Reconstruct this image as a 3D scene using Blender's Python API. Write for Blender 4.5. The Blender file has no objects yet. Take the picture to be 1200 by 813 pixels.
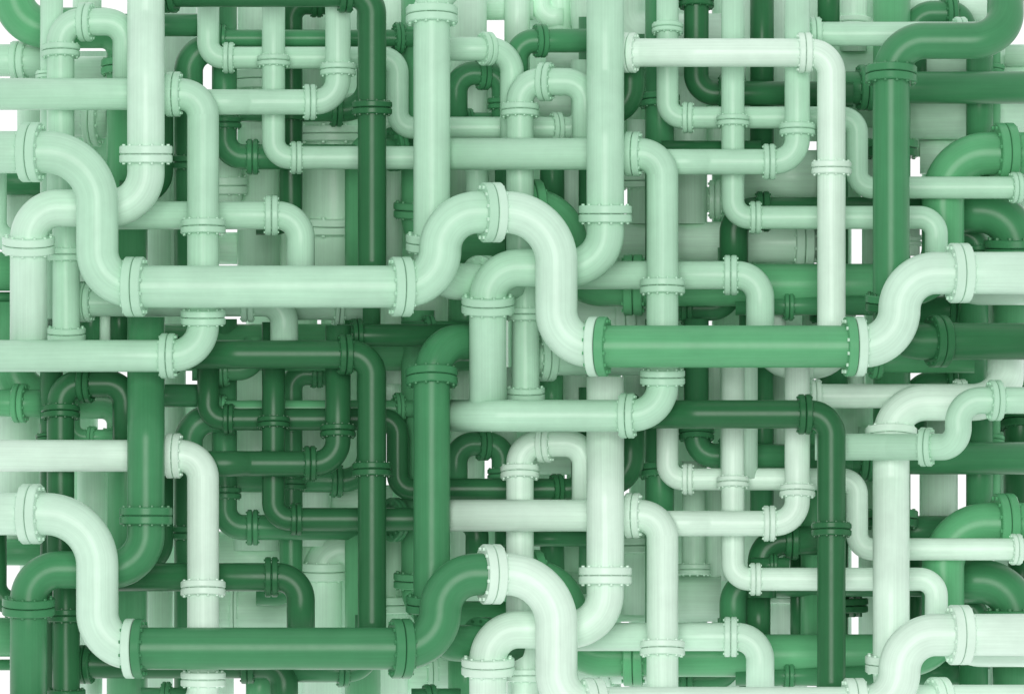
import bpy, bmesh, math, random
from mathutils import Vector, Matrix, Quaternion

# ------------------------------------------------------------------ scene, camera, light
S = bpy.context.scene
COL = S.collection
PX = 0.01                                   # one photo pixel is one centimetre

def W(x, y, z=0.0):
    """photo-plane position (pixels, y down, z towards the viewer) to world metres"""
    if z < -320.0:                              # the rearmost rows stand closer together
        z = -320.0 + (z + 320.0) * 0.6
    return Vector(((x - 600.0) * PX, -z * PX, (406.5 - y) * PX))

cam_d = bpy.data.cameras.new('camera')
cam = bpy.data.objects.new('camera', cam_d)
COL.objects.link(cam)
cam_d.type = 'ORTHO'
cam_d.ortho_scale = 12.0
cam_d.clip_end = 200.0
cam.location = (0, -20, 0)
cam.rotation_euler = (math.radians(90), 0, 0)
S.camera = cam
S.view_settings.view_transform = 'Standard'
S.view_settings.look = 'None'
S.view_settings.exposure = 0.0
S.view_settings.gamma = 1.0
try:
    S.cycles.max_bounces = 10
    S.cycles.diffuse_bounces = 7
    S.cycles.glossy_bounces = 4
except Exception:
    pass

world = bpy.data.worlds.new('World')
S.world = world
world.use_nodes = True
wn = world.node_tree
bg = wn.nodes['Background']
tc = wn.nodes.new('ShaderNodeTexCoord')
sep = wn.nodes.new('ShaderNodeSeparateXYZ')
ramp = wn.nodes.new('ShaderNodeMapRange')
# a bright studio dome: white all round, a little dimmer on the viewer's side
ramp.inputs['From Min'].default_value = -1.0
ramp.inputs['From Max'].default_value = 0.1
ramp.inputs['To Min'].default_value = 0.08
ramp.inputs['To Max'].default_value = 1.08
wn.links.new(tc.outputs['Generated'], sep.inputs[0])
wn.links.new(sep.outputs['Y'], ramp.inputs['Value'])
bg.inputs['Color'].default_value = (1, 1, 1, 1)
low = wn.nodes.new('ShaderNodeMapRange')          # dome brightened from below; no floor is there to bounce light
low.interpolation_type = 'SMOOTHSTEP'
low.inputs['From Min'].default_value = -0.25
low.inputs['From Max'].default_value = -0.60
low.inputs['To Min'].default_value = 0.0
low.inputs['To Max'].default_value = 0.25
addn = wn.nodes.new('ShaderNodeMath')
addn.operation = 'ADD'
wn.links.new(sep.outputs['Z'], low.inputs['Value'])
wn.links.new(ramp.outputs['Result'], addn.inputs[0])
wn.links.new(low.outputs['Result'], addn.inputs[1])
wn.links.new(addn.outputs[0], bg.inputs['Strength'])

# added soft sun from the viewer's side, brightening the rear rows; stands for no lamp
ld = bpy.data.lights.new('headlight_fill', 'SUN')
ld.energy = 2.3
ld.angle = math.radians(32)
ld.color = (1.0, 0.99, 0.96)
lo = bpy.data.objects.new('headlight_fill', ld)
COL.objects.link(lo)
lo.rotation_euler = Vector((-0.03, -1.0, 0.10)).to_track_quat('Z', 'Y').to_euler()

# ------------------------------------------------------------------ paint
def lin(c):
    c /= 255.0
    return c / 12.92 if c <= 0.04045 else ((c + 0.055) / 1.055) ** 2.4

PAINT = {            # the first two are brightened to make up for shade at the back
    'mint_lifted':  ((214, 247, 226), 'mint paint brightened against shade'),
    'pale_lifted': ((203, 240, 216), 'pale green paint brightened against shade'),
    'white': ((214, 239, 223), 'near white mint paint'),
    'mint':  ((198, 230, 210), 'very pale mint paint'),
    'pale':  ((177, 218, 192), 'pale green paint'),
    'mid':   ((94, 166, 118), 'mid green paint'),
    'deep':  ((69, 135, 92),  'deep green paint'),
    'dark':  ((47, 104, 66),   'dark green paint'),
}

def make_paint(key):
    rgb, nm = PAINT[key]
    m = bpy.data.materials.new(nm)
    m.use_nodes = True
    nt = m.node_tree
    b = nt.nodes['Principled BSDF']
    base = [lin(v) for v in rgb]
    geo = nt.nodes.new('ShaderNodeNewGeometry')
    n1 = nt.nodes.new('ShaderNodeTexNoise')
    n1.inputs['Scale'].default_value = 2.2
    n1.inputs['Detail'].default_value = 5
    n1.inputs['Roughness'].default_value = 0.6
    nt.links.new(geo.outputs['Position'], n1.inputs['Vector'])
    cr = nt.nodes.new('ShaderNodeValToRGB')
    cr.color_ramp.elements[0].position = 0.3
    cr.color_ramp.elements[1].position = 0.7
    cr.color_ramp.elements[0].color = (*[v * 0.93 for v in base], 1)
    cr.color_ramp.elements[1].color = (*[min(1, v * 1.05) for v in base], 1)
    nt.links.new(n1.outputs['Fac'], cr.inputs['Fac'])
    # faint streaks of tone along each pipe
    at = nt.nodes.new('ShaderNodeAttribute')
    at.attribute_name = 'along'
    n3 = nt.nodes.new('ShaderNodeTexNoise')
    n3.inputs['Scale'].default_value = 4.5
    n3.inputs['Detail'].default_value = 4
    n3.inputs['Roughness'].default_value = 0.65
    nt.links.new(at.outputs['Vector'], n3.inputs['Vector'])
    m3 = nt.nodes.new('ShaderNodeMapRange')
    m3.inputs['From Min'].default_value = 0.3
    m3.inputs['From Max'].default_value = 0.7
    m3.inputs['To Min'].default_value = 0.93
    m3.inputs['To Max'].default_value = 1.05
    nt.links.new(n3.outputs['Fac'], m3.inputs['Value'])
    mul = nt.nodes.new('ShaderNodeVectorMath')
    mul.operation = 'SCALE'
    nt.links.new(cr.outputs['Color'], mul.inputs[0])
    nt.links.new(m3.outputs['Result'], mul.inputs['Scale'])
    nt.links.new(mul.outputs['Vector'], b.inputs['Base Color'])
    n2 = nt.nodes.new('ShaderNodeTexNoise')
    n2.inputs['Scale'].default_value = 9.0
    n2.inputs['Detail'].default_value = 3
    nt.links.new(geo.outputs['Position'], n2.inputs['Vector'])
    mr = nt.nodes.new('ShaderNodeMapRange')
    mr.inputs['To Min'].default_value = 0.25
    mr.inputs['To Max'].default_value = 0.36
    nt.links.new(n2.outputs['Fac'], mr.inputs['Value'])
    nt.links.new(mr.outputs['Result'], b.inputs['Roughness'])
    b.inputs['Specular IOR Level'].default_value = 0.22
    return m

MAT = {k: make_paint(k) for k in PAINT}

# ------------------------------------------------------------------ mesh builders
def mesh_from(bm, name, mat, smooth=True, along=None):
    me = bpy.data.meshes.new(name)
    bm.normal_update()
    bm.to_mesh(me)
    bm.free()
    if along:
        at = me.attributes.new('along', 'FLOAT_VECTOR', 'POINT')
        at.data.foreach_set('vector', [c for v in along for c in v])
    me.materials.append(mat)
    for p in me.polygons:
        p.use_smooth = smooth
    return me

def tube_mesh(sw, name, mat):
    me = mesh_from(sw[0], name, mat, True, sw[1])
    if sw[2]:
        me.normals_split_custom_set_from_vertices([tuple(n) for n in sw[2]])
    return me

def frame(t):
    t = t.normalized()
    up = Vector((0, 1, 0)) if abs(t.y) < 0.9 else Vector((1, 0, 0))
    u = t.cross(up).normalized()
    v = t.cross(u).normalized()
    return u, v

def sweep(pts, tans, r, cap0, cap1, seg, org, seed=0.0, l0=0.0):
    """a tube through pts; rings perpendicular to tans; frame carried along"""
    bm = bmesh.new()
    u, v = frame(tans[0])
    prev = tans[0].normalized()
    rings = []
    along = []
    run_len = l0
    last_p = None
    nrm = []
    for p, t in zip(pts, tans):
        run_len += (p - last_p).length if last_p is not None else 0.0
        last_p = p
        along += [(math.cos(2 * math.pi * k / seg) * 2.0 + seed, math.sin(2 * math.pi * k / seg) * 2.0, run_len * 0.18) for k in range(seg)]
        t = t.normalized()
        q = prev.rotation_difference(t)
        u = q @ u
        v = q @ v
        prev = t
        nrm += [u * math.cos(2 * math.pi * k / seg) + v * math.sin(2 * math.pi * k / seg) for k in range(seg)]
        rings.append([bm.verts.new((p - org) + (u * math.cos(a) + v * math.sin(a)) * r)
                      for a in (2 * math.pi * k / seg for k in range(seg))])
    for a, b in zip(rings, rings[1:]):
        for k in range(seg):
            bm.faces.new((a[k], a[(k + 1) % seg], b[(k + 1) % seg], b[k]))
    if cap0:
        bm.faces.new(list(reversed(rings[0])))
    if cap1:
        bm.faces.new(rings[-1])
    bmesh.ops.recalc_face_normals(bm, faces=bm.faces[:])
    return bm, along, (None if cap0 or cap1 else nrm)

def lathe(profile, seg):
    bm = bmesh.new()
    rings = []
    for r, z in profile:
        rings.append([bm.verts.new((r * math.cos(2 * math.pi * k / seg), r * math.sin(2 * math.pi * k / seg), z))
                      for k in range(seg)])
    n = len(rings)
    for i in range(n):
        a, b = rings[i], rings[(i + 1) % n]
        for k in range(seg):
            bm.faces.new((a[k], a[(k + 1) % seg], b[(k + 1) % seg], b[k]))
    return bm

def add_bolt(bm, x, y, h, rb):
    """hex head, shank and nut running through both flange discs along z"""
    def prism(r, z0, z1, n, ph=0.0):
        lo_ = [bm.verts.new((x + r * math.cos(2 * math.pi * k / n + ph), y + r * math.sin(2 * math.pi * k / n + ph), z0)) for k in range(n)]
        hi_ = [bm.verts.new((x + r * math.cos(2 * math.pi * k / n + ph), y + r * math.sin(2 * math.pi * k / n + ph), z1)) for k in range(n)]
        for k in range(n):
            bm.faces.new((lo_[k], lo_[(k + 1) % n], hi_[(k + 1) % n], hi_[k]))
        bm.faces.new(list(reversed(lo_)))
        bm.faces.new(hi_)
    e = rb * 1.0
    prism(rb, h - 0.0005, h + e, 6)
    prism(rb, -h - e, -h + 0.0005, 6)
    prism(rb * 0.5, -h, h, 8)

_flange_cache = {}
def flange_mesh(r, R, h, colour, bolts, side):
    """one disc of a bolted pair; side +1 / -1 along the pipe; bolts: merged in when the flange is small"""
    key = (round(r, 4), round(R, 4), round(h, 4), colour, bolts, side)
    if key in _flange_cache:
        return _flange_cache[key]
    g = 0.0042 * min(1.0, r / 0.2)                         # half of the dark joint
    b = min(0.012, h * 0.18)
    prof = [(r * 0.99, g), (R - b, g), (R, g + b), (R, h - b), (R - b, h), (r * 1.05, h), (r * 0.99, h)]
    if side < 0:
        prof = [(a, -z) for a, z in prof]
    bm = lathe(prof, 44)
    if bolts:
        n = 12
        rb = max(0.012, (R - r) * 0.21)
        rc = (r + R) / 2 + rb * 0.15
        for k in range(n):
            a = 2 * math.pi * (k + 0.5) / n
            x, y = rc * math.cos(a), rc * math.sin(a)
            e = rb * 1.0
            lo_ = [bm.verts.new((x + rb * math.cos(q * math.pi / 3), y + rb * math.sin(q * math.pi / 3), side * (h - 0.0005))) for q in range(6)]
            hi_ = [bm.verts.new((x + rb * math.cos(q * math.pi / 3), y + rb * math.sin(q * math.pi / 3), side * (h + e))) for q in range(6)]
            for q in range(6):
                bm.faces.new((lo_[q], lo_[(q + 1) % 6], hi_[(q + 1) % 6], hi_[q]))
            bm.faces.new(hi_)
    bmesh.ops.recalc_face_normals(bm, faces=bm.faces[:])
    me = mesh_from(bm, 'flange', MAT[colour], False)
    _flange_cache[key] = me
    # smooth the round wall only
    for p in me.polygons:
        n = p.normal
        if abs(n.z) < 0.9 and len(p.vertices) == 4:
            c = p.center
            if (c.x ** 2 + c.y ** 2) ** 0.5 > R - b * 1.2:
                p.use_smooth = True
    me.set_sharp_from_angle(angle=math.radians(35)) if hasattr(me, 'set_sharp_from_angle') else None
    return me

_bolt_cache = {}
def bolt_mesh(h, rb, colour):
    key = (round(h, 4), round(rb, 4), colour)
    if key not in _bolt_cache:
        bm = bmesh.new()
        add_bolt(bm, 0, 0, h, rb)
        bmesh.ops.recalc_face_normals(bm, faces=bm.faces[:])
        _bolt_cache[key] = mesh_from(bm, 'bolt', MAT[colour], False)
    return _bolt_cache[key]

def cell_centre(x, y):
    i = 0 if x < 700 else 1
    j = 0 if y < 402 + 55 * i else 1
    return 315 + 538.3 * i, 190 + 70 * i + 423.3 * j

# ------------------------------------------------------------------ one pipe run = one thing
def run(label, r, pts, colours, flanges=(), group=None, centre=None, bolts=False, fr=1.42, k=1.5, cat='pipe', name=None):
    """pts: (x, y, z[, bend radius]) in photo pixels; flanges: (x, y) on the path, in order;
    colours: one paint for each stretch between flanges (the last one repeats)"""
    P = [W(*p[:3]) for p in pts]
    rr = r * PX
    n = len(P)
    # ---- corner trimming
    seg_len = [(P[i + 1] - P[i]).length for i in range(n - 1)]
    bends = {}
    for i in range(1, n - 1):
        a = (P[i] - P[i - 1]).normalized()
        c = (P[i + 1] - P[i]).normalized()
        th = a.angle(c)
        if th < 0.01:
            continue
        R = (pts[i][3] if len(pts[i]) > 3 else k * r) * PX
        t = R * math.tan(th / 2)
        tmax = min(seg_len[i - 1] * (1.0 if i == 1 else 0.5), seg_len[i] * (1.0 if i == n - 2 else 0.5)) * 0.999
        if t > tmax:
            t = tmax
            R = t / math.tan(th / 2)
        bends[i] = (a, c, th, R, t)
    # ---- primitive list: ('s', A, B) and ('b', data)
    prim = []
    cur = P[0]
    for i in range(1, n):
        if i in bends:
            a, c, th, R, t = bends[i]
            prim.append(['s', cur, P[i] - a * t, []])
            axis = a.cross(c).normalized()
            ctr = P[i] - a * t + axis.cross(a).normalized() * R
            prim.append(['b', ctr, P[i] - a * t, axis, th, a])
            cur = P[i] + c * t
        elif i == n - 1:
            prim.append(['s', cur, P[i], []])
        # straight-through points just continue
    # ---- flanges onto straights
    for f in flanges:
        fx, fz = (f[0] - 600.0) * PX, (406.5 - f[1]) * PX
        best = None
        for q in prim:
            if q[0] != 's':
                continue
            A, B = q[1], q[2]
            d = B - A
            L2 = d.x * d.x + d.z * d.z
            t = 0.0 if L2 < 1e-9 else max(0.0, min(1.0, ((fx - A.x) * d.x + (fz - A.z) * d.z) / L2))
            C = A + d * t
            e = (C.x - fx) ** 2 + (C.z - fz) ** 2
            if best is None or e < best[0]:
                best = (e, q, t)
        best[1][3].append((best[2], f))
    has_parts = bool(flanges) or any(q[0] == 'b' for q in prim)
    org = P[0].copy()
    nm = name or ('pipe_run' if any(q[0] == 'b' for q in prim) else 'straight_pipe')
    root = None
    if has_parts:
        root = bpy.data.objects.new(nm, None)
        root.empty_display_size = 0.1
        root.location = org
        COL.objects.link(root)

    def part(pname, me, parent=root):
        o = bpy.data.objects.new(pname, me)
        COL.objects.link(o)
        if parent is not None:
            o.parent = parent
        return o

    ci = 0
    def colour(i):
        return colours[min(i, len(colours) - 1)]
    main = colours[0]
    WORD = {'pale_lifted': 'bright pale green', 'mint_lifted': 'almost white', 'white': 'near-white', 'mint': 'pale mint', 'pale': 'light green', 'mid': 'mid green', 'deep': 'deep green', 'dark': 'dark green'}
    seg = 48 if r > 12 else 32
    np_ = len(prim)
    single = None
    walked = 0.0
    seed = (org.x * 7.3 + org.z * 3.1 + org.y) % 50
    for idx, q in enumerate(prim):
        first, last = idx == 0, idx == np_ - 1
        if q[0] == 'b':
            ctr, s, axis, th, a = q[1:]
            m = max(3, int(th / math.radians(5)))
            R_ = (s - ctr).length
            pp, tt = [], []
            for j in range(m + 1):
                rot = Quaternion(axis, th * j / m)
                pp.append(ctr + rot @ (s - ctr))
                tt.append(rot @ a)
            o = part('elbow', tube_mesh(sweep(pp, tt, rr, first, last, seg, org, seed, walked), 'elbow', MAT[colour(ci)]))
            walked += R_ * th
            if colour(ci) != main:
                o['label'] = WORD[colour(ci)] + ' painted elbow of the run'
            continue
        A, B, fl = q[1], q[2], sorted(q[3], key=lambda v: v[0])
        d = B - A
        if d.length < 1e-5 and not fl:
            continue
        dn = d.normalized() if d.length > 1e-5 else prim[idx - 1][5]
        t0 = 0.0
        for t, f in fl + [(1.0, None)]:
            a, b = A + d * t0, A + d * t
            if (b - a).length > 0.0001:
                me = tube_mesh(sweep([a, b], [dn, dn], rr, first and t0 == 0.0, last and f is None, seg, org, seed, walked + d.length * t0), 'pipe_section', MAT[colour(ci)])
                for pg in me.polygons:
                    if len(pg.vertices) > 4:
                        pg.use_smooth = False
                if root is None:
                    single = bpy.data.objects.new(nm, me)
                    single.location = org
                    COL.objects.link(single)
                else:
                    o = part('pipe_section', me)
                    if colour(ci) != main:
                        o['label'] = WORD[colour(ci)] + ' painted stretch of the run'
            if f is not None:
                R = (f[2] if len(f) > 2 and f[2] else r * fr) * PX
                h = max(0.035, 0.45 * rr) if len(f) < 4 else f[3] * PX
                cx, cy = centre if centre else cell_centre(f[0], f[1])
                # how squarely the discs sit on the pipe: a few degrees of lean, like the photograph's rims
                axis_n = dn.copy()
                if abs(dn.x) > 0.7:
                    lean = math.atan((f[0] - cx) / 900.0)
                    lean = max(-0.24, min(0.24, lean))
                    sgn = 1 if dn.x > 0 else -1
                    axis_n = Quaternion(Vector((0, 0, 1)), lean * 1.15) @ dn
                elif abs(dn.z) > 0.7:
                    lean = math.atan((f[1] - cy) / 900.0)
                    lean = max(-0.24, min(0.24, lean))
                    axis_n = Quaternion(Vector((1, 0, 0)), lean * 1.1) @ dn
                rot = axis_n.to_track_quat('Z', 'Y')
                c0, c1 = colour(ci), colour(ci + 1)
                if len(f) > 4 and f[4]:
                    c0 = f[4]
                halves = []
                for side, cc in ((-1, c0), (1, c1)):
                    o = part('flange', flange_mesh(rr, R, h, cc, not bolts, side))
                    o.location = b - org
                    o.rotation_mode = 'QUATERNION'
                    o.rotation_quaternion = rot
                    if cc != main:
                        o['label'] = WORD[cc] + ' painted flange disc'
                    halves.append(o)
                if bolts:
                    rb = max(0.012, (R - rr) * 0.21)
                    rc = (rr + R) / 2 + rb * 0.15
                    me = bolt_mesh(h, rb, c1)
                    for kk in range(12):
                        an = 2 * math.pi * (kk + 0.5) / 12
                        bo = part('bolt', me, halves[1])
                        bo.location = (rc * math.cos(an), rc * math.sin(an), 0)
                ci += 1
            t0 = t
        walked += d.length
    top = root or single
    top['label'] = label
    top['category'] = cat
    if group:
        top['group'] = group
    return top

#DATA
# ------------------------------------------------------------------ the front weave, repeated in four bays
def off(i, j):
    return 538.3 * i, 70.0 * i + 423.3 * j
def sh(pts, i, j):
    ox, oy = off(i, j)
    return [(p[0] + ox, p[1] + oy) + tuple(p[2:]) for p in pts]

# the two foremost runs
run('foremost pipe crossing the upper half, pale left, green middle stretch, whiter right end', 24.8,
    [(-70, 178.5, 0), (114, 178.5, 0, 60), (114, 336, 0, 42), (516, 336, 0, 44), (516, 249, 0, 44), (652, 249, 0, 58), (652, 406, 0, 42),
     (1054, 406, 0, 44), (1054, 320, 0, 44), (1280, 320, 0)],
    ['pale', 'pale', 'pale', 'pale', 'mint', 'mid', 'mint', 'mint'],
    [(37, 178), (158, 336), (470, 336), (576, 249), (701, 406), (1001, 406), (1124, 320)], bolts=True, group='foremost flanged pipes')
run('foremost pipe crossing the lower half, mint left, deep green middle, near white right', 24.8,
    [(-70, 602, 0), (114, 602, 0, 60), (114, 759.5, 0, 42), (516, 759.5, 0, 44), (516, 672.5, 0, 44), (652, 672.5, 0, 58), (652, 829, 0, 42),
     (1054, 829, 0, 44), (1054, 743.5, 0, 44), (1280, 743.5, 0)],
    ['mint', 'mint', 'deep', 'deep', 'white', 'white', 'white', 'white'],
    [(37, 602), (158, 759.5), (470, 759.5), (576, 672.5, None, 11, 'white'), (664, 829), (1001, 829), (1124, 743.5)], bolts=True, group='foremost flanged pipes')

BAYS = {(0, 0): 'upper left', (0, 1): 'lower left', (1, 0): 'upper right', (1, 1): 'lower right'}
def col(base, b):
    return base[list(BAYS).index(b)]

J_LAB = {
 (0, 0): 'thick pale pipe hooking left below its flange, behind the left foremost elbow, upper left',
 (0, 1): 'thick deep green pipe hooking left below its flange, behind the mint elbow, lower left',
 (1, 0): 'thick light green pipe hooking left under the central foremost elbow, upper half',
 (1, 1): 'thick near white pipe hooking left beneath the white elbow, lower centre'}
L_LAB = {
 (0, 0): 'pale C-shaped run with four flanges crossing behind the thick upright, upper left edge',
 (0, 1): 'near white C-shaped run with four flanges at the lower left edge',
 (1, 0): 'light green C-shaped run with four flanges, its upright just right of centre, upper half',
 (1, 1): 'near white C-shaped run right of centre, its upright crossing down to the bottom'}
V_LAB = {
 (0, 0): 'thick pale upright with flange at its top, between dark pipe and centre, upper half',
 (0, 1): 'thick deep green upright with flanged elbow on top, left of centre, lower half',
 (1, 0): 'thick deep green upright with S-bend leaving through the top right corner',
 (1, 1): 'thick near white upright at the right, bending right behind the light S-bend'}
T_LAB = {
 (0, 0): 'darkest upright with one flange, elbow at the top edge, upper left of centre',
 (0, 1): 'dark green horizontal pipe turning down into a flanged upright, lower left of centre',
 (1, 0): 'near white horizontal pipe turning down into a flanged upright, upper right',
 (1, 1): 'dark green horizontal pipe turning down into a flanged upright, lower right'}
U_LAB = {
 (0, 0): 'light green inverted U loop with flanged crown in the top left corner',
 (0, 1): 'dark green inverted U loop with flanged crown at the left, under the pale pipe',
 (1, 0): 'light green inverted U loop with flanged crown, left of thick central upright, upper half',
 (1, 1): 'near white inverted U loop with flanged crown, left of white upright, lower half'}
Z_LAB = {
 (0, 0): 'thin light green run stepping down behind dark upright towards the centre, upper left',
 (0, 1): 'thin dark green run stepping down behind dark upright towards the centre, lower left',
 (1, 0): 'thin light green run stepping down to a flange at the upper right edge',
 (1, 1): 'thin near white run stepping down to a flange at the lower right edge'}
Y_LAB = {
 (0, 0): 'slim light green upright with small flange, elbow turning right at its foot, upper left',
 (0, 1): 'slim dark green upright with small flange, elbow turning right at its foot, lower left',
 (1, 0): 'slim light green upright turning right and ending in a downward elbow, upper right',
 (1, 1): 'slim near white upright turning right and ending in a downward elbow, lower right'}
K_LAB = {
 (0, 0): 'slim light green pipe rising from a flanged elbow beside the dark upright, upper left',
 (0, 1): 'slim dark green pipe rising from a flanged elbow beside the dark upright, lower left',
 (1, 0): 'slim light green pipe rising from a flanged elbow beside the white upright, upper right',
 (1, 1): 'slim near white pipe rising from a flanged elbow beside the dark upright, lower right'}
H_LAB = {
 (0, 0): 'light green pipe turning down through a flanged elbow behind the long foremost pipe, upper left',
 (0, 1): 'dark green pipe turning down through a flanged elbow behind the foremost green pipe, lower left',
 (1, 0): 'light green pipe turning down through a flanged elbow above the foremost mid green stretch',
 (1, 1): 'pale mint pipe turning down through a flanged elbow above the bottom white pipe'}

for b in BAYS:
    i, j = b
    ox, oy = off(i, j)
    ctr = (315 + ox, 190 + oy)
    kw = dict(bolts=True, centre=ctr)
    # thick hook
    run(J_LAB[b], 22.0, sh([(171, (-64 if i == 0 else -160) if j == 0 else -52, -102), (171, 22, -102), (171, 84, -50), (171, 244, -50, 42), (33.5, 244, -58, 36), (33.5, 417, -62)], i, j),
        [col(['mint', 'deep', 'pale', 'white'], b)], sh([(171, 181), (33.5, 287)], i, j), group='thick hooked pipes', **kw)
    # C shaped run
    x0 = -70 if i == 0 else -20
    run(L_LAB[b], 18.7, sh([(x0, 110.5, -95), (238, 110.5, -95, 27), (238, 417, -40, 36), (40, 417, -40), (x0, 417, -95 if i else -40)], i, j),
        [col(['pale', 'white', 'pale', 'white'], b)], sh([(203.5, 110.5), (238, 266), (238, 372), (197, 417)], i, j), group='C-shaped flanged runs', **kw)
    # thick upright
    if i == 0:
        p = [(574, -22, -112), (506, -22, -62, 40), (506, 330, -68, 36), (605, 330, -125)]
        f = [(506, 15), (506, 284), (566, 330)]
        c = col([['pale'], ['deep', 'deep', 'deep', 'dark'], 0, 0], b)
    else:
        zz = -66 if j == 0 else -132
        p = [(640, -100, zz - 60), (640, -22, zz, 40), (506, -22, zz, 40), (506, 70, zz), (506, 200, -66), (506, 330, -66, 36), (760, 330, -100)]
        f = [(506, 18), (506, 284), (561, 330)]
        c = col([0, 0, ['deep', 'deep', 'dark', 'dark'], ['white']], b)
    run(V_LAB[b], 21.6, sh(p, i, j), c, sh(f, i, j), group='thick uprights with S-bends', **kw)
    # T pipe
    zt = -78 if b == (1, 1) else -102
    st = [(171, -8, zt - 34), (215, -8, zt - 28), (275, -8, zt)]
    run(T_LAB[b], 16.7, sh(st + [(436, -8, zt, 25), (436, 334, zt, 30), (436, 334, -12)], i, j),
        [col(['dark', 'dark', 'white', 'dark'], b)], sh([(200, -8), (404.5, -8), (436, 127)], i, j), group='pipes turning down into a flanged upright', **kw)
    # U loop and the pipe below it
    run(U_LAB[b], 16.2, sh([(148, 112, -133), (148, 26, -133, 24), (71, 26, -133, 24), (71, 222, -133), (77.5, 262, -130), (77.5, 425, -108)], i, j),
        [col(['pale', 'dark', 'pale', 'white'], b)], sh([(101, 26), (71, 60), (77.5, 298), (77.5, 391)], i, j), group='inverted U loops', **kw)
    # thin stepping run
    top = -8 if i == 0 else -80
    zf = [(268, 68)] + ([(652, 150)] if True else [])
    if b == (1, 0):
        zf = [(244, -36)] + zf
    run(Z_LAB[b], 13.0, sh([(244, top, -201), (244, 68, -201, 18), (466, 68, -201, 18), (466, 150, -201, 18), (682, 150, -201, 16), (682, 70, -201)], i, j),
        [col(['pale', 'dark', 'pale', 'white'], b)], sh(zf, i, j), group='thin stepping runs', **kw)
    # slim upright turning right
    run(Y_LAB[b], 13.6, sh([(320.5, (-46 if i == 0 else -72) if b != (1, 0) else -140, -171), (320.5, 185, -171, 20), (559, 185, -171, 20), (559, 240, -171)], i, j),
        [col(['pale', 'dark', 'pale', 'white'], b)], sh([(320.5, 72), (347, 185)], i, j), group='slim uprights turning right', **kw)
    # slim pipe rising from an elbow
    run(K_LAB[b], 14.9, sh([(396, (-42 if i == 0 else -72) if j else -140, -137), (396, 119.8, -137, 27), (290, 119.8, -137), (240, 119.8, -110)], i, j),
        [col(['pale', 'dark', 'pale', 'white'], b)], sh([(396, 82), (363, 119.8)], i, j), group='slim pipes rising from an elbow', **kw)
    # horizontal pipe turning down
    run(H_LAB[b], 16.6, sh([(108, 252.5, -119), (352.5, 252.5, -119, 27), (352.5, 332, -119)], i, j),
        [col(['pale', 'dark', 'pale', 'mint'], b)], sh([(318, 252.5)], i, j), group='pipes turning down behind the front run', **kw)

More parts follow.
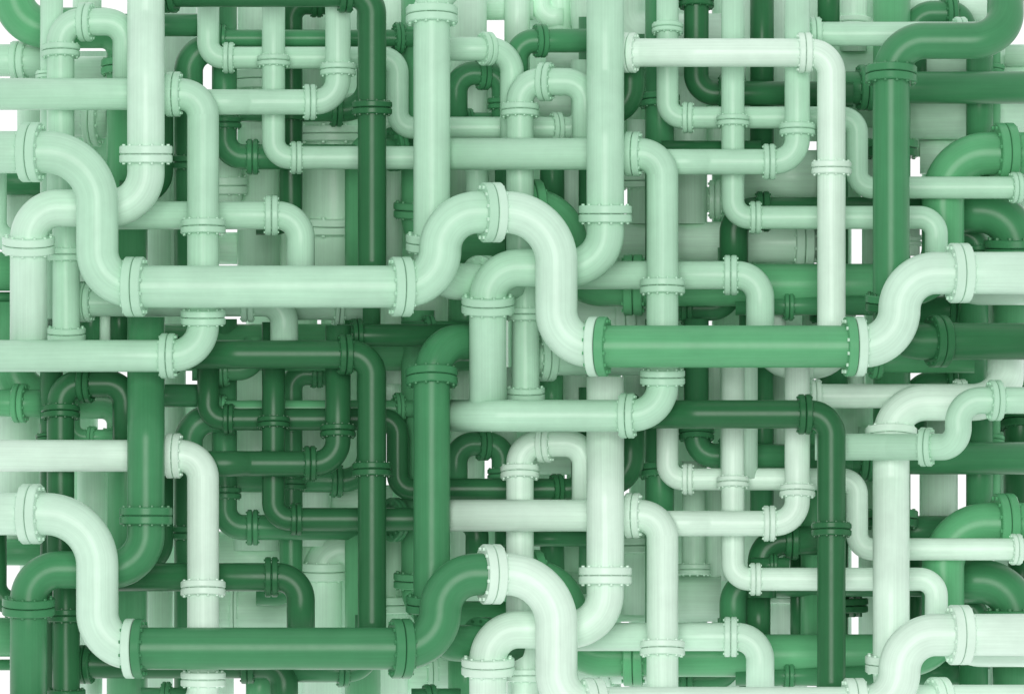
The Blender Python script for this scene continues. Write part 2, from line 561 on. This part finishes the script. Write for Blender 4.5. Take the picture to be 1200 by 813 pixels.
# ------------------------------------------------------------------ the second weave behind
# (row 0 is the upper half of the photograph, row 1 the lower half)
DY = 433.7
for j, (half, A) in enumerate((('upper', {}), ('lower', {}))):
    d = DY * j
    t = lambda pts: [(p[0], p[1] + d) + tuple(p[2:]) for p in pts]
    U = j == 0
    run('mid green thick run winding from centre to the right edge, %s half' % half, 25,
        t([(578, 246, -190), (664, 246, -190, 42), (664, 334, -190, 42), (1105, 334, -235, 44), (1105, 180, -235, 52), (1290, 180, -235)]),
        ['mid'], t([(634, 246, 36, 11), (742, 334, 36, 11), (1177, 180, 36, 11)]), group='thick mid green runs behind the front weave')
    run('mid green thick bend in the %s left corner, dropping behind the thick upright' % half, 24,
        t([(15, -80, -235), (15, 33, -235, 40), (149, 33, -235, 30), (149, 345 if U else 470, -235)]),
        ['mid'], t([(149, 79, 31, 9)]), group='thick mid green bends at the left')
    run('green upright behind the left C-shaped run, elbow at its top, %s half' % half, 17,
        t([(275, 57, -247), (221, 57, -247, 27), (221, 345 if U else 420, -247)]), ['deep'], t([(221, 190)]), group='green uprights behind the C-shaped run')
    run('short green horizontal pipe right of the thick left upright, %s half' % half, 13.4,
        t([(120, 29.7, -226), (250, 29.7, -226)]), ['deep'], group='short green horizontals')
    run('thin green horizontal pipe with end flanges behind slim uprights, %s half' % half, 10,
        t([(240, 45, -226), (495, 45, -226)]), ['deep' if U else 'mid'], t([(260, 45, 16), (467, 45, 19)]), group='thin green horizontals')
    run('deep green pipe with two flanges turning right low behind slim uprights, %s half' % half, 14.8,
        t([(263, -60, -254), (263, 184, -254, 22), (440, 184, -254)]), ['deep'], t([(263, 144, 20), (296, 184, 21)]), group='deep green turned pipes')
    run('dark green upright behind the slim upright, hooked at both ends, %s half' % half, 13.6,
        t([(400, 4, -284), (341, 4, -284, 18), (341, 262, -284, 20), (300, 262, -284)]), ['dark' if U else 'deep'],
        t([(371, 4, 17), (341, 135 if U else 134, 18)]), group='dark hooked uprights')
    run('deep green bend with flange under the slim flanged elbow, %s left of centre' % half, 14,
        t([(262, 129, -314), (432, 129, -314, 30), (432, -10, -314)]), ['deep'], t([(394, 129, 20)]), group='deep green bends')
    run('mid green upright beside the central thick upright, hooking right low, %s half' % half, 20,
        t([(490, -70, -245), (490, 290, -245, 36), (592, 290, -245)]), ['mid'], t([(490, 246, 29)]), group='mid green uprights by the centre')
    run('short flanged green stub between two uprights left of centre, %s half' % half, 12.5,
        t([(430, 175, -205), (482, 175, -225)]), ['deep'], t([(462, 175, 26)]), group='short flanged stubs')
    run('green upright peeping out left of the dark upright, %s half' % half, 21,
        t([(468, 172, -262), (425, 172, -262, 22), (425, 382 if U else 420, -262)]), ['mid'], group='green uprights peeping out')
    run('dark hooked pipe peeping out right of the thick left upright, %s half' % half, 14,
        t([(189, 90, -210), (189, 226, -210, 26), (140, 226, -210)]), ['dark'], group='dark hooks')
    run('small deep green loop with tilted flange right of thick upright, %s half' % half, 14,
        t([(534, 160, -235), (534, 86, -235, 22), (590, 86, -235, 20), (590, 170, -235)]), ['deep'], t([(566, 86, 20), (590, 122, 19)]), group='small deep green loops')
    run('tiny green pipe with flange inside the small loop, %s half' % half, 8,
        t([(534, 140, -270), (600, 140, -270)]), ['deep'], t([(549, 140, 13)]), group='tiny green pipes')
    run('deep green flanged upright left of the thin stepping run, %s right of centre' % half, 17,
        t([(773, -60, -250), (773, 305, -250)]), ['deep'], t([(773, 118.5, 24)]), group='deep green flanged uprights')
    run('dark pipe with rounded elbow beside the thick central upright, %s half' % half, 17.5,
        t([(738, 40 if U else 45, -175), (738, 131, -175, 30), (690, 131, -175)]), ['dark'], group='dark elbows by the centre')
    q = 0 if U else -9
    run('dark green elbow running right behind slim uprights, %s right' % half, 14.6,
        t([(816, -60, -240), (816, 109 + q, -240, 22), (1000, 111 + q, -240)]), ['dark' if U else 'deep'],
        t([(816, 3 if U else 75, 21), (849, 110 + q, 21)]), group='dark elbows at the right')
    run('dark green upright between two slim uprights, %s right' % half, 14,
        t([(893, -70, -272), (893, 190, -272)]), ['dark' if U else 'deep'], group='dark uprights at the right')
    run('deep green horizontal pipe with flange running off the right edge, %s half' % half, 19,
        t([(975, 103, -272), (1290, 103, -272)]), ['deep'], t([(1014, 103, 27)]), group='deep green horizontals at the right')
    run('dark green elbow with flange behind slim turned pipe, %s right' % half, 17,
        t([(860, 345, -255), (860, 248, -255, 26), (1085, 248, -255)]), ['dark' if U else 'deep'], t([(894, 248, 24)]), group='dark elbows below the slim pipe')
    run('narrow green upright hidden behind the right flanged upright, %s half' % half, 18.6,
        t([(975.5, 96, -300), (975.5, 450, -300)]), ['deep' if U else 'dark'], t([(975.5, 368 if U else 275, 27 if U else 42)]), group='hidden green uprights')
    run('thin deep green horizontal pipe with flange above the foremost right stretch, %s half' % half, 11.5,
        t([(862, 358, -205), (1040, 358, -205)]), ['deep'], t([(924, 358, 18)]), group='thin deep green horizontals')
    run('deep green flanged elbow below the thick mid green run, %s right of centre' % half, 15,
        t([(765, 361, -262), (856, 361, -262, 24), (856, 290, -262)]), ['deep'], t([(806, 361, 21)]), group='deep green low elbows')
    run('deep green sliver of upright behind the turned-down elbow, %s right' % half, 19,
        t([(885, 335, -300), (885, 460, -300)]), ['deep'], group='deep green slivers')
    run('mid green flanged upright hidden behind the thick right upright, %s half' % half, 22,
        t([(1045, -70, -325), (1045, 330, -325)]), ['mid', 'deep'], t([(1045, 174.5, 31)]), group='mid green hidden uprights')
    run('deep green crook with flange at the top of the thick right upright, %s half' % half, 15,
        t([(1071, 96, -350), (1071, 16, -350, 22), (1128, 16, -350, 16), (1128, 60, -350)]), ['deep'], t([(1119, 16, 24, 6)]), group='deep green crooks')
    run('deep green upright near the right edge, crossing behind the horizontal, %s half' % half, 16,
        t([(1148, 30, -310), (1148, 200, -310)]), ['deep'], group='deep green right uprights')
    run('narrow green upright right beside the deep green one, %s right edge' % half, 12,
        t([(1160.5, 30, -345), (1160.5, 210, -345)]), ['mid'], t([(1166, 82.5, 17)]), group='narrow green right uprights')
    run('thick deep green elbow dropping into a wide flange at the %s right edge' % half, 26,
        t([(1110, 247, -296), (1192, 247, -296, 44), (1192, 345, -296)]), ['deep'], t([(1192, 283 if U else 279, 39, 10)]), group='thick deep green elbows')
    run('small deep green elbow under the thick elbow at the %s right' % half, 14.5,
        t([(1100, 275, -345), (1146, 275, -345, 18), (1146, 350, -345)]), ['deep'], t([(1150, 290, 19)]), group='small deep green elbows')
    run('deep green upright under the foremost pipe near the %s right edge' % half, 17,
        t([(1141, 335, -255), (1141, 452, -255)]), ['deep'], group='uprights under the right end')
    run('mid green upright at the right edge under the foremost pipe, %s half' % half, 22,
        t([(1185, 335, -300), (1185, 452, -300)]), ['mid'], group='mid green right edge uprights')
    run('green horizontal pipe behind the left flange at the %s left edge' % half, 15.5,
        t([(-60, 213, -300), (100, 213, -300)]), ['deep' if U else 'mid'], group='green left edge horizontals')
    run('small pipe hooking in from the left edge below the flange, %s half' % half, 14,
        [(p[0], p[1] + 424 * j) + tuple(p[2:]) for p in [(-6, 185, -160), (-6, 282, -160, 22), (20, 282, -160)]], ['pale' if U else 'dark'], group='small left edge hooks')
    run('mid green horizontal pipe entering at the left edge behind the thick hook, %s half' % half, 23,
        [(p[0], p[1] + 428 * j) + tuple(p[2:]) for p in [(-70, 318, -220), (54, 318, -220)]], ['mid'], group='mid green left stubs')
    run('thin deep green pipe below the mid green stub at the left edge, %s half' % half, 6.5,
        [(p[0], p[1] + 430 * j) + tuple(p[2:]) for p in [(-70, 348.5, -230), (54, 348.5, -230)]], ['deep'], group='thin left stubs')
    run('light green pipe with two flanges elbowing down behind the foremost pipe, upper left' if U else
        'dark pipe with two flanges elbowing down behind the foremost green pipe, lower left', 16.4,
        [(p[0], p[1] + 423.5 * j) + tuple(p[2:]) for p in [(92, 354.5, -143), (333, 354.5, -143, 24), (333, 426, -143)]],
        ['pale' if U else 'dark'], [(101, 354.5 + 423.5 * j, 23), (290, 354.5 + 423.5 * j, 23)], group='flanged pipes under the front run')
    run('%s upright with small flange behind the left inverted U loop' % ('pale green' if U else 'dark green'), 13.5,
        t([(60.5, -60, -168), (60.5, 415, -168)]), ['pale' if U else 'dark'], [(60.5, 88 if U else 513, 19, 4)], group='uprights behind the U loop')
    run('horizontal pipe with flanges behind the thick right S-bend elbow, %s right' % half, 14.2,
        [(p[0], p[1] + 424 * j) + tuple(p[2:]) for p in [(925, 40, -174), (1150, 40, -174)]], ['pale' if U else 'white'],
        [(955, 40 + 424 * j, 20), (1125, 40 + 424 * j, 20)], group='horizontals behind the right S-bend')
    run('pale bend behind the foremost pipe at the right edge, %s half' % half, 26.5,
        [(p[0], p[1] + 423.5 * j) + tuple(p[2:]) for p in [(1118, 298, -145), (1118, 331, -145, 33), (1290, 331, -145)]], ['mint' if U else 'white'], group='pale bends at the right edge')
    run('short green upright seen in the gap below the thin stepping run, %s centre' % half, 14.5,
        t([(647, 150, -290), (647, 260, -290)]), ['deep'], group='short green uprights in the gap')
    run('green upright close left of the thick central upright, %s half' % half, 12,
        t([(690, 20, -262), (690, 262, -262)]), ['deep'], group='green uprights left of the central upright')
    run('green sliver of upright left of the central C-shaped run, %s half' % half, 12,
        t([(592, 160, -300), (592, 300, -300)]), ['deep'], group='green slivers at the centre')

# ---- single pipes of the second weave
run('deep green pipe with tilted flange bending down above the light U loop', 14, [(605, 120, -190), (605, 48, -190, 22), (705, 48, -190)], ['deep'], [(633, 48, 20)])
run('dark horizontal pipe half hidden above the slim flanged elbow, upper right', 15, [(775, 180, -215), (892, 180, -215)], ['dark'])
run('dark short upright above the light horizontal pipe, upper right', 13, [(971, -60, -205), (971, 50, -205)], ['dark'])
run('mid green wide horizontal pipe behind the dark horizontal, left of centre', 27.5, [(172, 407, -262), (575, 407, -262)], ['mid'])
run('dark flanged horizontal pipe under the foremost S-bend, left of centre', 13.2, [(395, 393, -150), (560, 393, -150)], ['dark'], [(418, 393, 20)])
run('deep green flanged stub peeking above the dark horizontal at the centre', 12, [(470, 388, -195), (552, 388, -195)], ['deep'], [(502, 388, 19)])
run('light green flanged horizontal under the foremost pipe, left of centre', 22, [(345, 353, -190), (425, 353, -190)], ['pale'], [(396, 353, 31, 5)])
run('mid green upright left of the pale thick hook at the centre', 21, [(546, 318, -272), (546, 420, -272)], ['mid'])
run('mid green upright at the bottom edge left of the white hook', 21, [(546, 745, -272), (546, 840, -272)], ['mid'])
run('deep green flanged elbow at the bottom edge under the foremost green pipe', 14, [(330, 785, -150), (430, 785, -150, 22), (430, 720, -150)], ['deep'], [(402, 785, 20)])
run('deep green small flanged pipe at the bottom edge under the green S-bend', 14, [(482, 820, -195), (540, 820, -195)], ['deep'], [(503, 820, 19)])
run('small mid green flange joint on the bottom edge at the left', 10, [(165, 815, -200), (222, 815, -200)], ['mid'], [(195, 815, 17)])
run('light green wide flanged horizontal behind the central elbow', 20, [(612, 420, -150), (765, 420, -150)], ['pale'], [(640, 420, 27)])
run('mid green short upright left of the white upright at the centre', 14, [(646, 430, -230), (646, 500, -230)], ['mid'])
run('light green horizontal pipe with flange at the top left edge', 19, [(-70, 71, -262), (75, 71, -262)], ['pale'], [(23, 71, 23)])
run('mid green horizontal pipe with flange at the left edge under the pale pipe', 16, [(-70, 471, -205), (58, 473, -205)], ['mid'], [(24, 471, 23)])
run('small mid green flanged elbow inside the dark U loop at the left', 9, [(85, 480, -200), (85, 512, -200, 14), (145, 512, -200)], ['mid'], [(108, 512, 13)])
run('small deep green flanged bend left of the slim dark upright, middle height', 13, [(225, 433, -222), (300, 433, -222, 22), (300, 395, -222)], ['mid'], [(262, 433, 20)])
run('green horizontal stub at the left edge, between pale pipe and foremost elbow', 14, [(-70, 390, -240), (60, 390, -240)], ['deep'])
run('dark flanged elbow with short drop at the lower right, behind the slim white elbow', 17, [(958, 633, -205), (893, 633, -205, 26), (893, 700, -205)], ['dark'], [(927, 633, 23)])
run('dark small flange joint below the slim white elbow, lower right', 9, [(880, 662, -185), (925, 662, -185)], ['dark'], [(906, 662, 14)])
run('mid green upright left of the dark flanged upright, lower right', 15, [(953, 482, -262), (953, 760, -262)], ['mid'])
run('deep green horizontal pipe behind the big green elbow, lower right', 18, [(1025, 622, -370), (1120, 622, -370)], ['deep'])
run('dark flanged upright at the right edge, middle height', 20, [(1196, 430, -420), (1196, 600, -420)], ['dark'], [(1196, 494, 27)])
run('dark sliver of upright right of the white upright, lower right', 16, [(1066, 640, -380), (1066, 760, -380)], ['dark'])
run('deep green horizontal sliver under the white C-shaped run, centre', 9, [(590, 631, -232), (695, 631, -232)], ['deep'])
run('near white U-shaped bend with flange hanging under the foremost mid green pipe', 21, [(900, 340, -232), (900, 423, -232, 30), (982, 423, -232, 30), (982, 340, -232)], ['white'], [(941, 423, 29)])
run('near white upright under the foremost mid green pipe, behind the dark horizontal', 22, [(866, 395, -200), (866, 560, -200)], ['mint'])

run('light green S-bend with two flanges in front of the near white upright, right', 15.7,
    [(955, 523.5, -112), (995, 523.5, -112), (1044, 523.5, -94), (1084, 523.5, -70), (1123, 523.5, -50, 26), (1123, 469, -50, 26), (1290, 469, -50)], ['pale'], [(1085.5, 523.5, 23), (1166, 469, 24)], bolts=True, centre=(853, 500))
# ---- the pale pipes at the back
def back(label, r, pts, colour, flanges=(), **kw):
    run(label, r, pts, [{'pale': 'pale_lifted', 'mint': 'mint_lifted', 'white': 'mint_lifted', 'mint_lifted': 'mint_lifted'}[colour]], flanges, group='pale pipes at the back', **kw)  # swaps in brighter paint to offset the shade among the rear pipes
back('wide pale pipe at the back with large flange, behind the top left U loop', 46, [(50, 112, -400), (126, 112, -400)], 'pale')
back('pale upright at the back left of the left foremost elbow, upper left', 16, [(36, 60, -340), (36, 330, -340)], 'pale')
back('pale upright at the back above the top left U loop', 17, [(102, -60, -350), (102, 40, -350)], 'mint')
back('pale upright at the back beside the thick left upright, upper left', 31, [(200, -60, -400), (200, 320, -400)], 'mint')
back('pale upright at the back between two slim uprights, upper left', 25, [(303, -60, -400), (303, 345, -400)], 'pale', [(303, 95, 33)])
back('pale flanged upright at the back beside the left C-shaped run', 22, [(262, 186, -355), (262, 258, -355)], 'pale', [(262, 217, 29)])
back('near white horizontal at the back above the long foremost pipe, upper left', 19, [(215, 291, -440), (310, 291, -440)], 'white')
back('near white upright at the back beside the slim flanged elbow, upper left', 14, [(368, -60, -360), (368, 130, -360)], 'white')
back('wide pale flanged pipe at the back left of the dark upright, upper half', 44, [(392, 110, -440), (392, 345, -440)], 'pale', [(392, 158, 56, 9), (392, 262, 56, 9)])
back('near white upright at the back right of the dark upright, upper half', 17, [(455, -60, -320), (455, 330, -320)], 'mint')
back('near white upright at the back right of the pale thick upright, upper half', 23, [(547.5, -60, -330), (547.5, 250, -330)], 'mint')
back('short pale horizontal at the back near the top edge, centre', 12, [(565, 12, -380), (625, 12, -380)], 'pale')
back('near white upright at the back left of the green tilted flange, top', 15, [(606, -60, -345), (606, 100, -345)], 'mint')
back('pale bend at the back above the green tilted flange, top', 13, [(634, -60, -390), (634, 20, -390, 16), (660, 20, -390)], 'mint')
back('wide near white bend at the back behind the thick central upright, top', 44, [(712, -120, -350), (712, 60, -350, 48), (846, 60, -350)], 'white')
back('near white horizontal at the back seen through the light U loop', 22, [(600, 122, -372), (700, 122, -372)], 'mint')
back('pale bend at the back below the green tilted flange, centre', 18, [(640, 70, -330), (690, 70, -330, 26), (690, 110, -330)], 'mint')
back('pale flanged upright at the back beside the C-shaped run, upper centre', 18, [(753, 140, -330), (753, 262, -330)], 'pale', [(753, 213, 26)])
back('near white flanged upright at the back below the thick hook, upper centre', 14, [(748, 250, -360), (748, 350, -360)], 'white', [(748, 290, 19)])
back('near white wide horizontal at the back above the foremost mid green pipe', 27, [(640, 374, -300), (790, 374, -300)], 'white', [(738, 374, 34)])
back('pale upright at the back left of the slim upright, upper right', 22, [(806, 60, -330), (806, 262, -330)], 'pale')
back('pale wide flanged horizontal at the back above the mid green run, upper right', 24, [(722, 284, -330), (985, 284, -330)], 'pale', [(941, 284, 34)])
back('pale round flange joint at the back left of the slim elbow, upper right', 15, [(815, 234, -375), (870, 234, -375)], 'pale', [(838, 234, 23)])
back('pale bent pipe at the back under the slim flanged elbow, upper right', 30, [(870, 206, -350), (990, 206, -350)], 'pale')
back('near white upright at the back between slim uprights, upper right', 15, [(913, -60, -400), (913, 235, -400)], 'mint')
back('near white upright at the back near the top edge, upper right', 16, [(1000, -60, -400), (1000, 60, -400)], 'mint', [(1000, 30, 23)])
back('wide pale horizontal at the back behind the right edge, upper right', 56, [(968, 108, -460), (1300, 108, -460)], 'pale')
back('pale pipe end at the back entering from the upper right edge', 13, [(1178, 66, -380), (1290, 66, -380)], 'pale')
back('pale upright at the back left of the thick deep green upright', 13, [(1023, 150, -400), (1023, 320, -400)], 'pale')
back('near white stub at the back beside the thick deep green upright', 12, [(1066, 262, -300), (1066, 300, -300)], 'mint', [(1066, 282, 14)])
back('pale wide horizontal at the back near the top edge, upper right', 20, [(1060, 12, -440), (1180, 12, -440)], 'mint')
back('pale upright at the back under the foremost pipe, centre left', 42, [(485, 325, -345), (485, 450, -345)], 'pale')
back('pale upright at the back between flange and green upright, upper left', 14.5, [(185.5, 200, -345), (185.5, 330, -345)], 'pale')
back('near white stub at the back on the left edge, middle height', 11, [(-70, 366, -330), (60, 366, -330)], 'white')
# lower half
back('near white upright at the back on the left edge, lower half', 30, [(18, 450, -360), (18, 645, -360)], 'white')
back('near white upright at the back right of the left U loop, lower half', 18, [(108, 520, -420), (108, 650, -420)], 'white')
back('pale mint upright at the back right of the thick green upright, lower half', 16, [(202, 425, -360), (202, 640, -360)], 'mint')
back('near white upright at the back above the foremost green pipe, lower left', 17, [(186, 670, -360), (186, 830, -360)], 'white')
back('pale upright at the back between slim dark uprights, lower left', 27, [(300, 425, -400), (300, 645, -400)], 'pale')
back('near white upright at the back beside the slim dark elbow, lower left', 22, [(366, 425, -400), (366, 640, -400)], 'mint')
back('wide pale horizontal at the back below the dark elbows, lower left', 32, [(240, 654, -440), (345, 654, -440)], 'pale')
back('pale box of pipe at the back above the foremost green pipe, lower left', 30, [(250, 716, -400), (350, 716, -400)], 'pale', [(275, 716, 36, 4)])
back('pale flanged elbow at the back left of the dark upright, lower half', 23, [(378, 830, -400), (378, 645, -400, 24), (440, 645, -400)], 'pale', [(378, 668, 30)])
back('near white horizontal at the back left of the dark upright, lower half', 16, [(350, 584, -440), (460, 584, -440)], 'mint')
back('pale flanged upright at the back right of the dark upright, lower half', 22, [(456, 620, -345), (456, 840, -345)], 'pale', [(456, 706, 31)])
back('pale upright at the back above the dark stepping run, lower half', 14, [(458, 425, -345), (458, 480, -345)], 'mint')
back('near white upright at the back right of the thick green upright, lower half', 20, [(548, 425, -345), (548, 690, -345)], 'mint')
back('pale horizontal at the back seen through the white U loop', 14, [(610, 542, -345), (700, 542, -345)], 'pale')
back('near white upright at the back left of the thick white upright, centre', 17, [(675, 425, -300), (675, 500, -300)], 'white')
back('pale bend at the back in the gap below the white C-shaped run', 17, [(640, 610, -400), (676, 610, -400)], 'pale')
back('pale flanged upright at the back beside the white C-shaped run', 20, [(748, 590, -330), (748, 720, -330)], 'pale', [(748, 640, 27)])
back('pale wide horizontal at the back above the bottom mint pipe', 29, [(660, 699, -365), (845, 699, -365)], 'pale')
back('pale low horizontal at the back above the bottom white pipe', 26, [(660, 775, -330), (790, 775, -330)], 'pale', [(706, 775, 30)])
back('pale flanged upright at the back left of the slim white upright, lower right', 14, [(813, 540, -300), (813, 672, -300)], 'pale', [(813, 667, 20)])
back('near white upright at the back beside the slim white upright, lower right', 14, [(838, 560, -360), (838, 680, -360)], 'mint')
back('pale upright at the back behind the slim white elbow, lower right', 17, [(912, 430, -345), (912, 606, -345)], 'mint')
back('near white flanged stub at the back above the mid green run, lower right', 14, [(915, 690, -360), (915, 760, -360)], 'white', [(915, 700, 19)])
back('near white bend at the back under the dark flanged elbow, lower right', 15, [(958, 652, -345), (912, 652, -345)], 'mint')
back('pale upright at the back left of the thick white upright, lower right', 12, [(1018, 500, -420), (1018, 745, -420)], 'pale')
back('near white wide upright at the back in the bright gap at the right', 22.5, [(1100, 470, -420), (1100, 612, -420)], 'mint')
back('pale upright at the back under the white horizontal, right', 20, [(1000, 470, -460), (1000, 512, -460)], 'pale')

# ---- more of the back row, closing the gaps
back('short pale flanged pipe at the back beside the left foremost elbow', 21, [(86, 141, -340), (124, 141, -340)], 'pale', [(110, 141, 31, 8)])
back('pale upright at the back between U loop leg and mid green upright', 24, [(104, 60, -470), (104, 335, -470)], 'mint')
back('pale upright at the back inside the small left hook', 24, [(28, 224, -330), (28, 312, -330)], 'pale')
back('pale narrow upright at the back left of the turned-down elbow, upper left', 14, [(332, 190, -440), (332, 345, -440)], 'pale')
back('near white upright at the back left of the wide bend, top', 17, [(656, -60, -405), (656, 60, -405)], 'mint')
back('pale upright at the back right of the near white one, centre', 14, [(580, 100, -365), (580, 300, -365)], 'pale')
back('near white upright at the back below the C-shaped run, upper centre', 24, [(660, 185, -360), (660, 300, -360)], 'white')
back('near white short upright at the back under the dark elbow, upper half', 16, [(744, 90, -400), (744, 205, -400)], 'white')
back('near white upright at the back left of the dark upright, upper right', 12, [(876, -60, -420), (876, 200, -420)], 'white')
back('pale bend at the back inside the dark elbow, upper right', 15, [(838, 100, -385), (838, 80, -385, 15), (874, 80, -385)], 'mint')
back('pale upright at the back behind slim uprights, upper right', 14, [(838, 110, -420), (838, 205, -420)], 'white')
back('pale wide upright at the back above the dark flange, upper right', 34, [(990, -60, -520), (990, 110, -520)], 'pale')
back('near white horizontal at the back left of the big green elbow, upper right', 20, [(1078, 184, -470), (1135, 184, -470)], 'mint')
run('dark short upright behind the pale C-shaped run, left', 11, [(140, 330, -180), (140, 425, -180)], ['dark'])
run('deep green short upright under the left foremost elbow', 15, [(106, 330, -200), (106, 425, -200)], ['deep'])
back('narrow pale upright at the back under the left foremost elbow', 7.5, [(124, 330, -190), (124, 425, -190)], 'pale')
back('near white upright at the back left of the dark flanged upright, lower left', 15, [(241, 470, -400), (241, 560, -400)], 'mint')
back('near white upright at the back left of the white U loop', 15, [(591, 430, -300), (591, 600, -300)], 'white')
back('near white short upright at the back behind the light C-shaped elbow', 16, [(745, 415, -300), (745, 478, -300)], 'mint')
run('deep green horizontal behind the upper right foremost elbow', 16, [(1060, 363, -300), (1128, 363, -300)], ['deep'], [(1116, 363, 22)])
run('deep green horizontal behind the lower right foremost elbow', 16, [(1060, 788, -300), (1128, 788, -300)], ['deep'])
back('narrow pale strip of upright under the upper right foremost pipe', 6, [(1161, 335, -330), (1161, 420, -330)], 'mint')
run('mid green horizontal under the dark flange at the right', 13, [(1018, 424, -175), (1142, 424, -175)], ['mid'], [(1026, 424, 20)])
back('pale short upright at the back left of the white elbow, right of centre', 14, [(838, 385, -330), (838, 482, -330)], 'pale')
back('pale narrow flanged upright at the back beside the slim dark elbow, lower left', 20, [(366, 640, -430), (366, 700, -430)], 'mint')
run('mid green upright at the bottom edge under the foremost green pipe', 16, [(304, 770, -200), (304, 840, -200)], ['mid'])
back('pale short upright at the bottom left edge between flanges', 10, [(110, 785, -330), (110, 840, -330)], 'pale')
back('pale bend at the back below the white C-shaped run, lower centre', 19, [(666, 640, -430), (666, 700, -430)], 'pale')
back('pale narrow upright at the back left of the white upright, lower centre', 12, [(580, 600, -400), (580, 680, -400)], 'pale')
back('wide pale horizontal at the back at the bottom edge under the green S-bend', 28, [(446, 789, -400), (532, 789, -400)], 'pale', [(500, 789, 36, 6)])
back('near white upright at the back left of the dark upright, lower right', 12, [(876, 430, -420), (876, 606, -420)], 'mint')
run('dark upright behind the pale flanged elbow, lower right', 14, [(889, 690, -240), (889, 765, -240)], ['dark'])
run('dark narrow upright beside the mid green one, lower right', 9, [(935, 640, -280), (935, 765, -280)], ['dark'])
run('dark short upright at the lower right edge under the thin flange', 16, [(1197, 630, -420), (1197, 720, -420)], ['dark'])

# ---- the last row: wide, almost white uprights, paint lifted against the shade
def last(label, x, r, y0=-60, y1=860, c='mint_lifted', z=-545):
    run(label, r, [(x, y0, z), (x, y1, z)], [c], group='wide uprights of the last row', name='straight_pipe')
last('wide almost white upright of the last row at the left edge', 69, 46, 60)
last('wide almost white upright of the last row behind the upper left thick hook', 190, 41, -60, 428)
last('wide almost white upright of the last row behind the lower left thick hook', 190, 41, 458, 786)
last('wide almost white upright of the last row behind the left slim uprights', 330, 42)
last('wide almost white upright of the last row behind the left dark uprights', 411, 35)
last('widest almost white upright of the last row, left of the centre', 512, 56)
last('almost white upright of the last row behind the U loops at the centre', 628, 34)
last('almost white upright of the last row behind the thick central upright', 696, 32)
last('wide almost white upright of the last row behind the central C-shaped runs', 783, 46)
last('wide almost white upright of the last row behind the right slim uprights', 890, 56)
last('narrow almost white upright of the last row behind the right flanged upright', 978, 20)
last('almost white upright of the last row behind the thick right upright', 1038, 26)
last('almost white upright of the last row between thick right upright and edge', 1100, 20)
last('narrow almost white upright of the last row behind the deep green right upright', 1148, 15)
last('almost white upright of the last row on the right edge', 1192, 27, 95)

run('light green pipe with flange turning down into the centre, left of the light U loop', 14,
    [(506, 57.5, -150), (600, 57.5, -168, 28), (600, 192, -168)], ['pale'], [(570, 57.5, 20)])
back('near white narrow upright at the back right of the slim flanged elbow, upper right', 9, [(952, -60, -430), (952, 166, -430)], 'mint')
back('near white narrow upright at the back right of the thick deep green upright', 7, [(1072, 140, -480), (1072, 184, -480)], 'mint')
back('near white narrow upright at the back right of the white flanged upright', 9, [(1000, 185, -420), (1000, 268, -420)], 'mint')
back('near white narrow upright at the back below the right end of the mid green stretch', 10, [(1003, 420, -330), (1003, 478, -330)], 'mint')
back('near white narrow upright at the back left of the white upright, above the green stretch', 10, [(950, 340, -360), (950, 400, -360)], 'mint')
back('near white narrow upright at the back on the bottom edge, lower left', 10, [(264, 765, -330), (264, 840, -330)], 'mint')
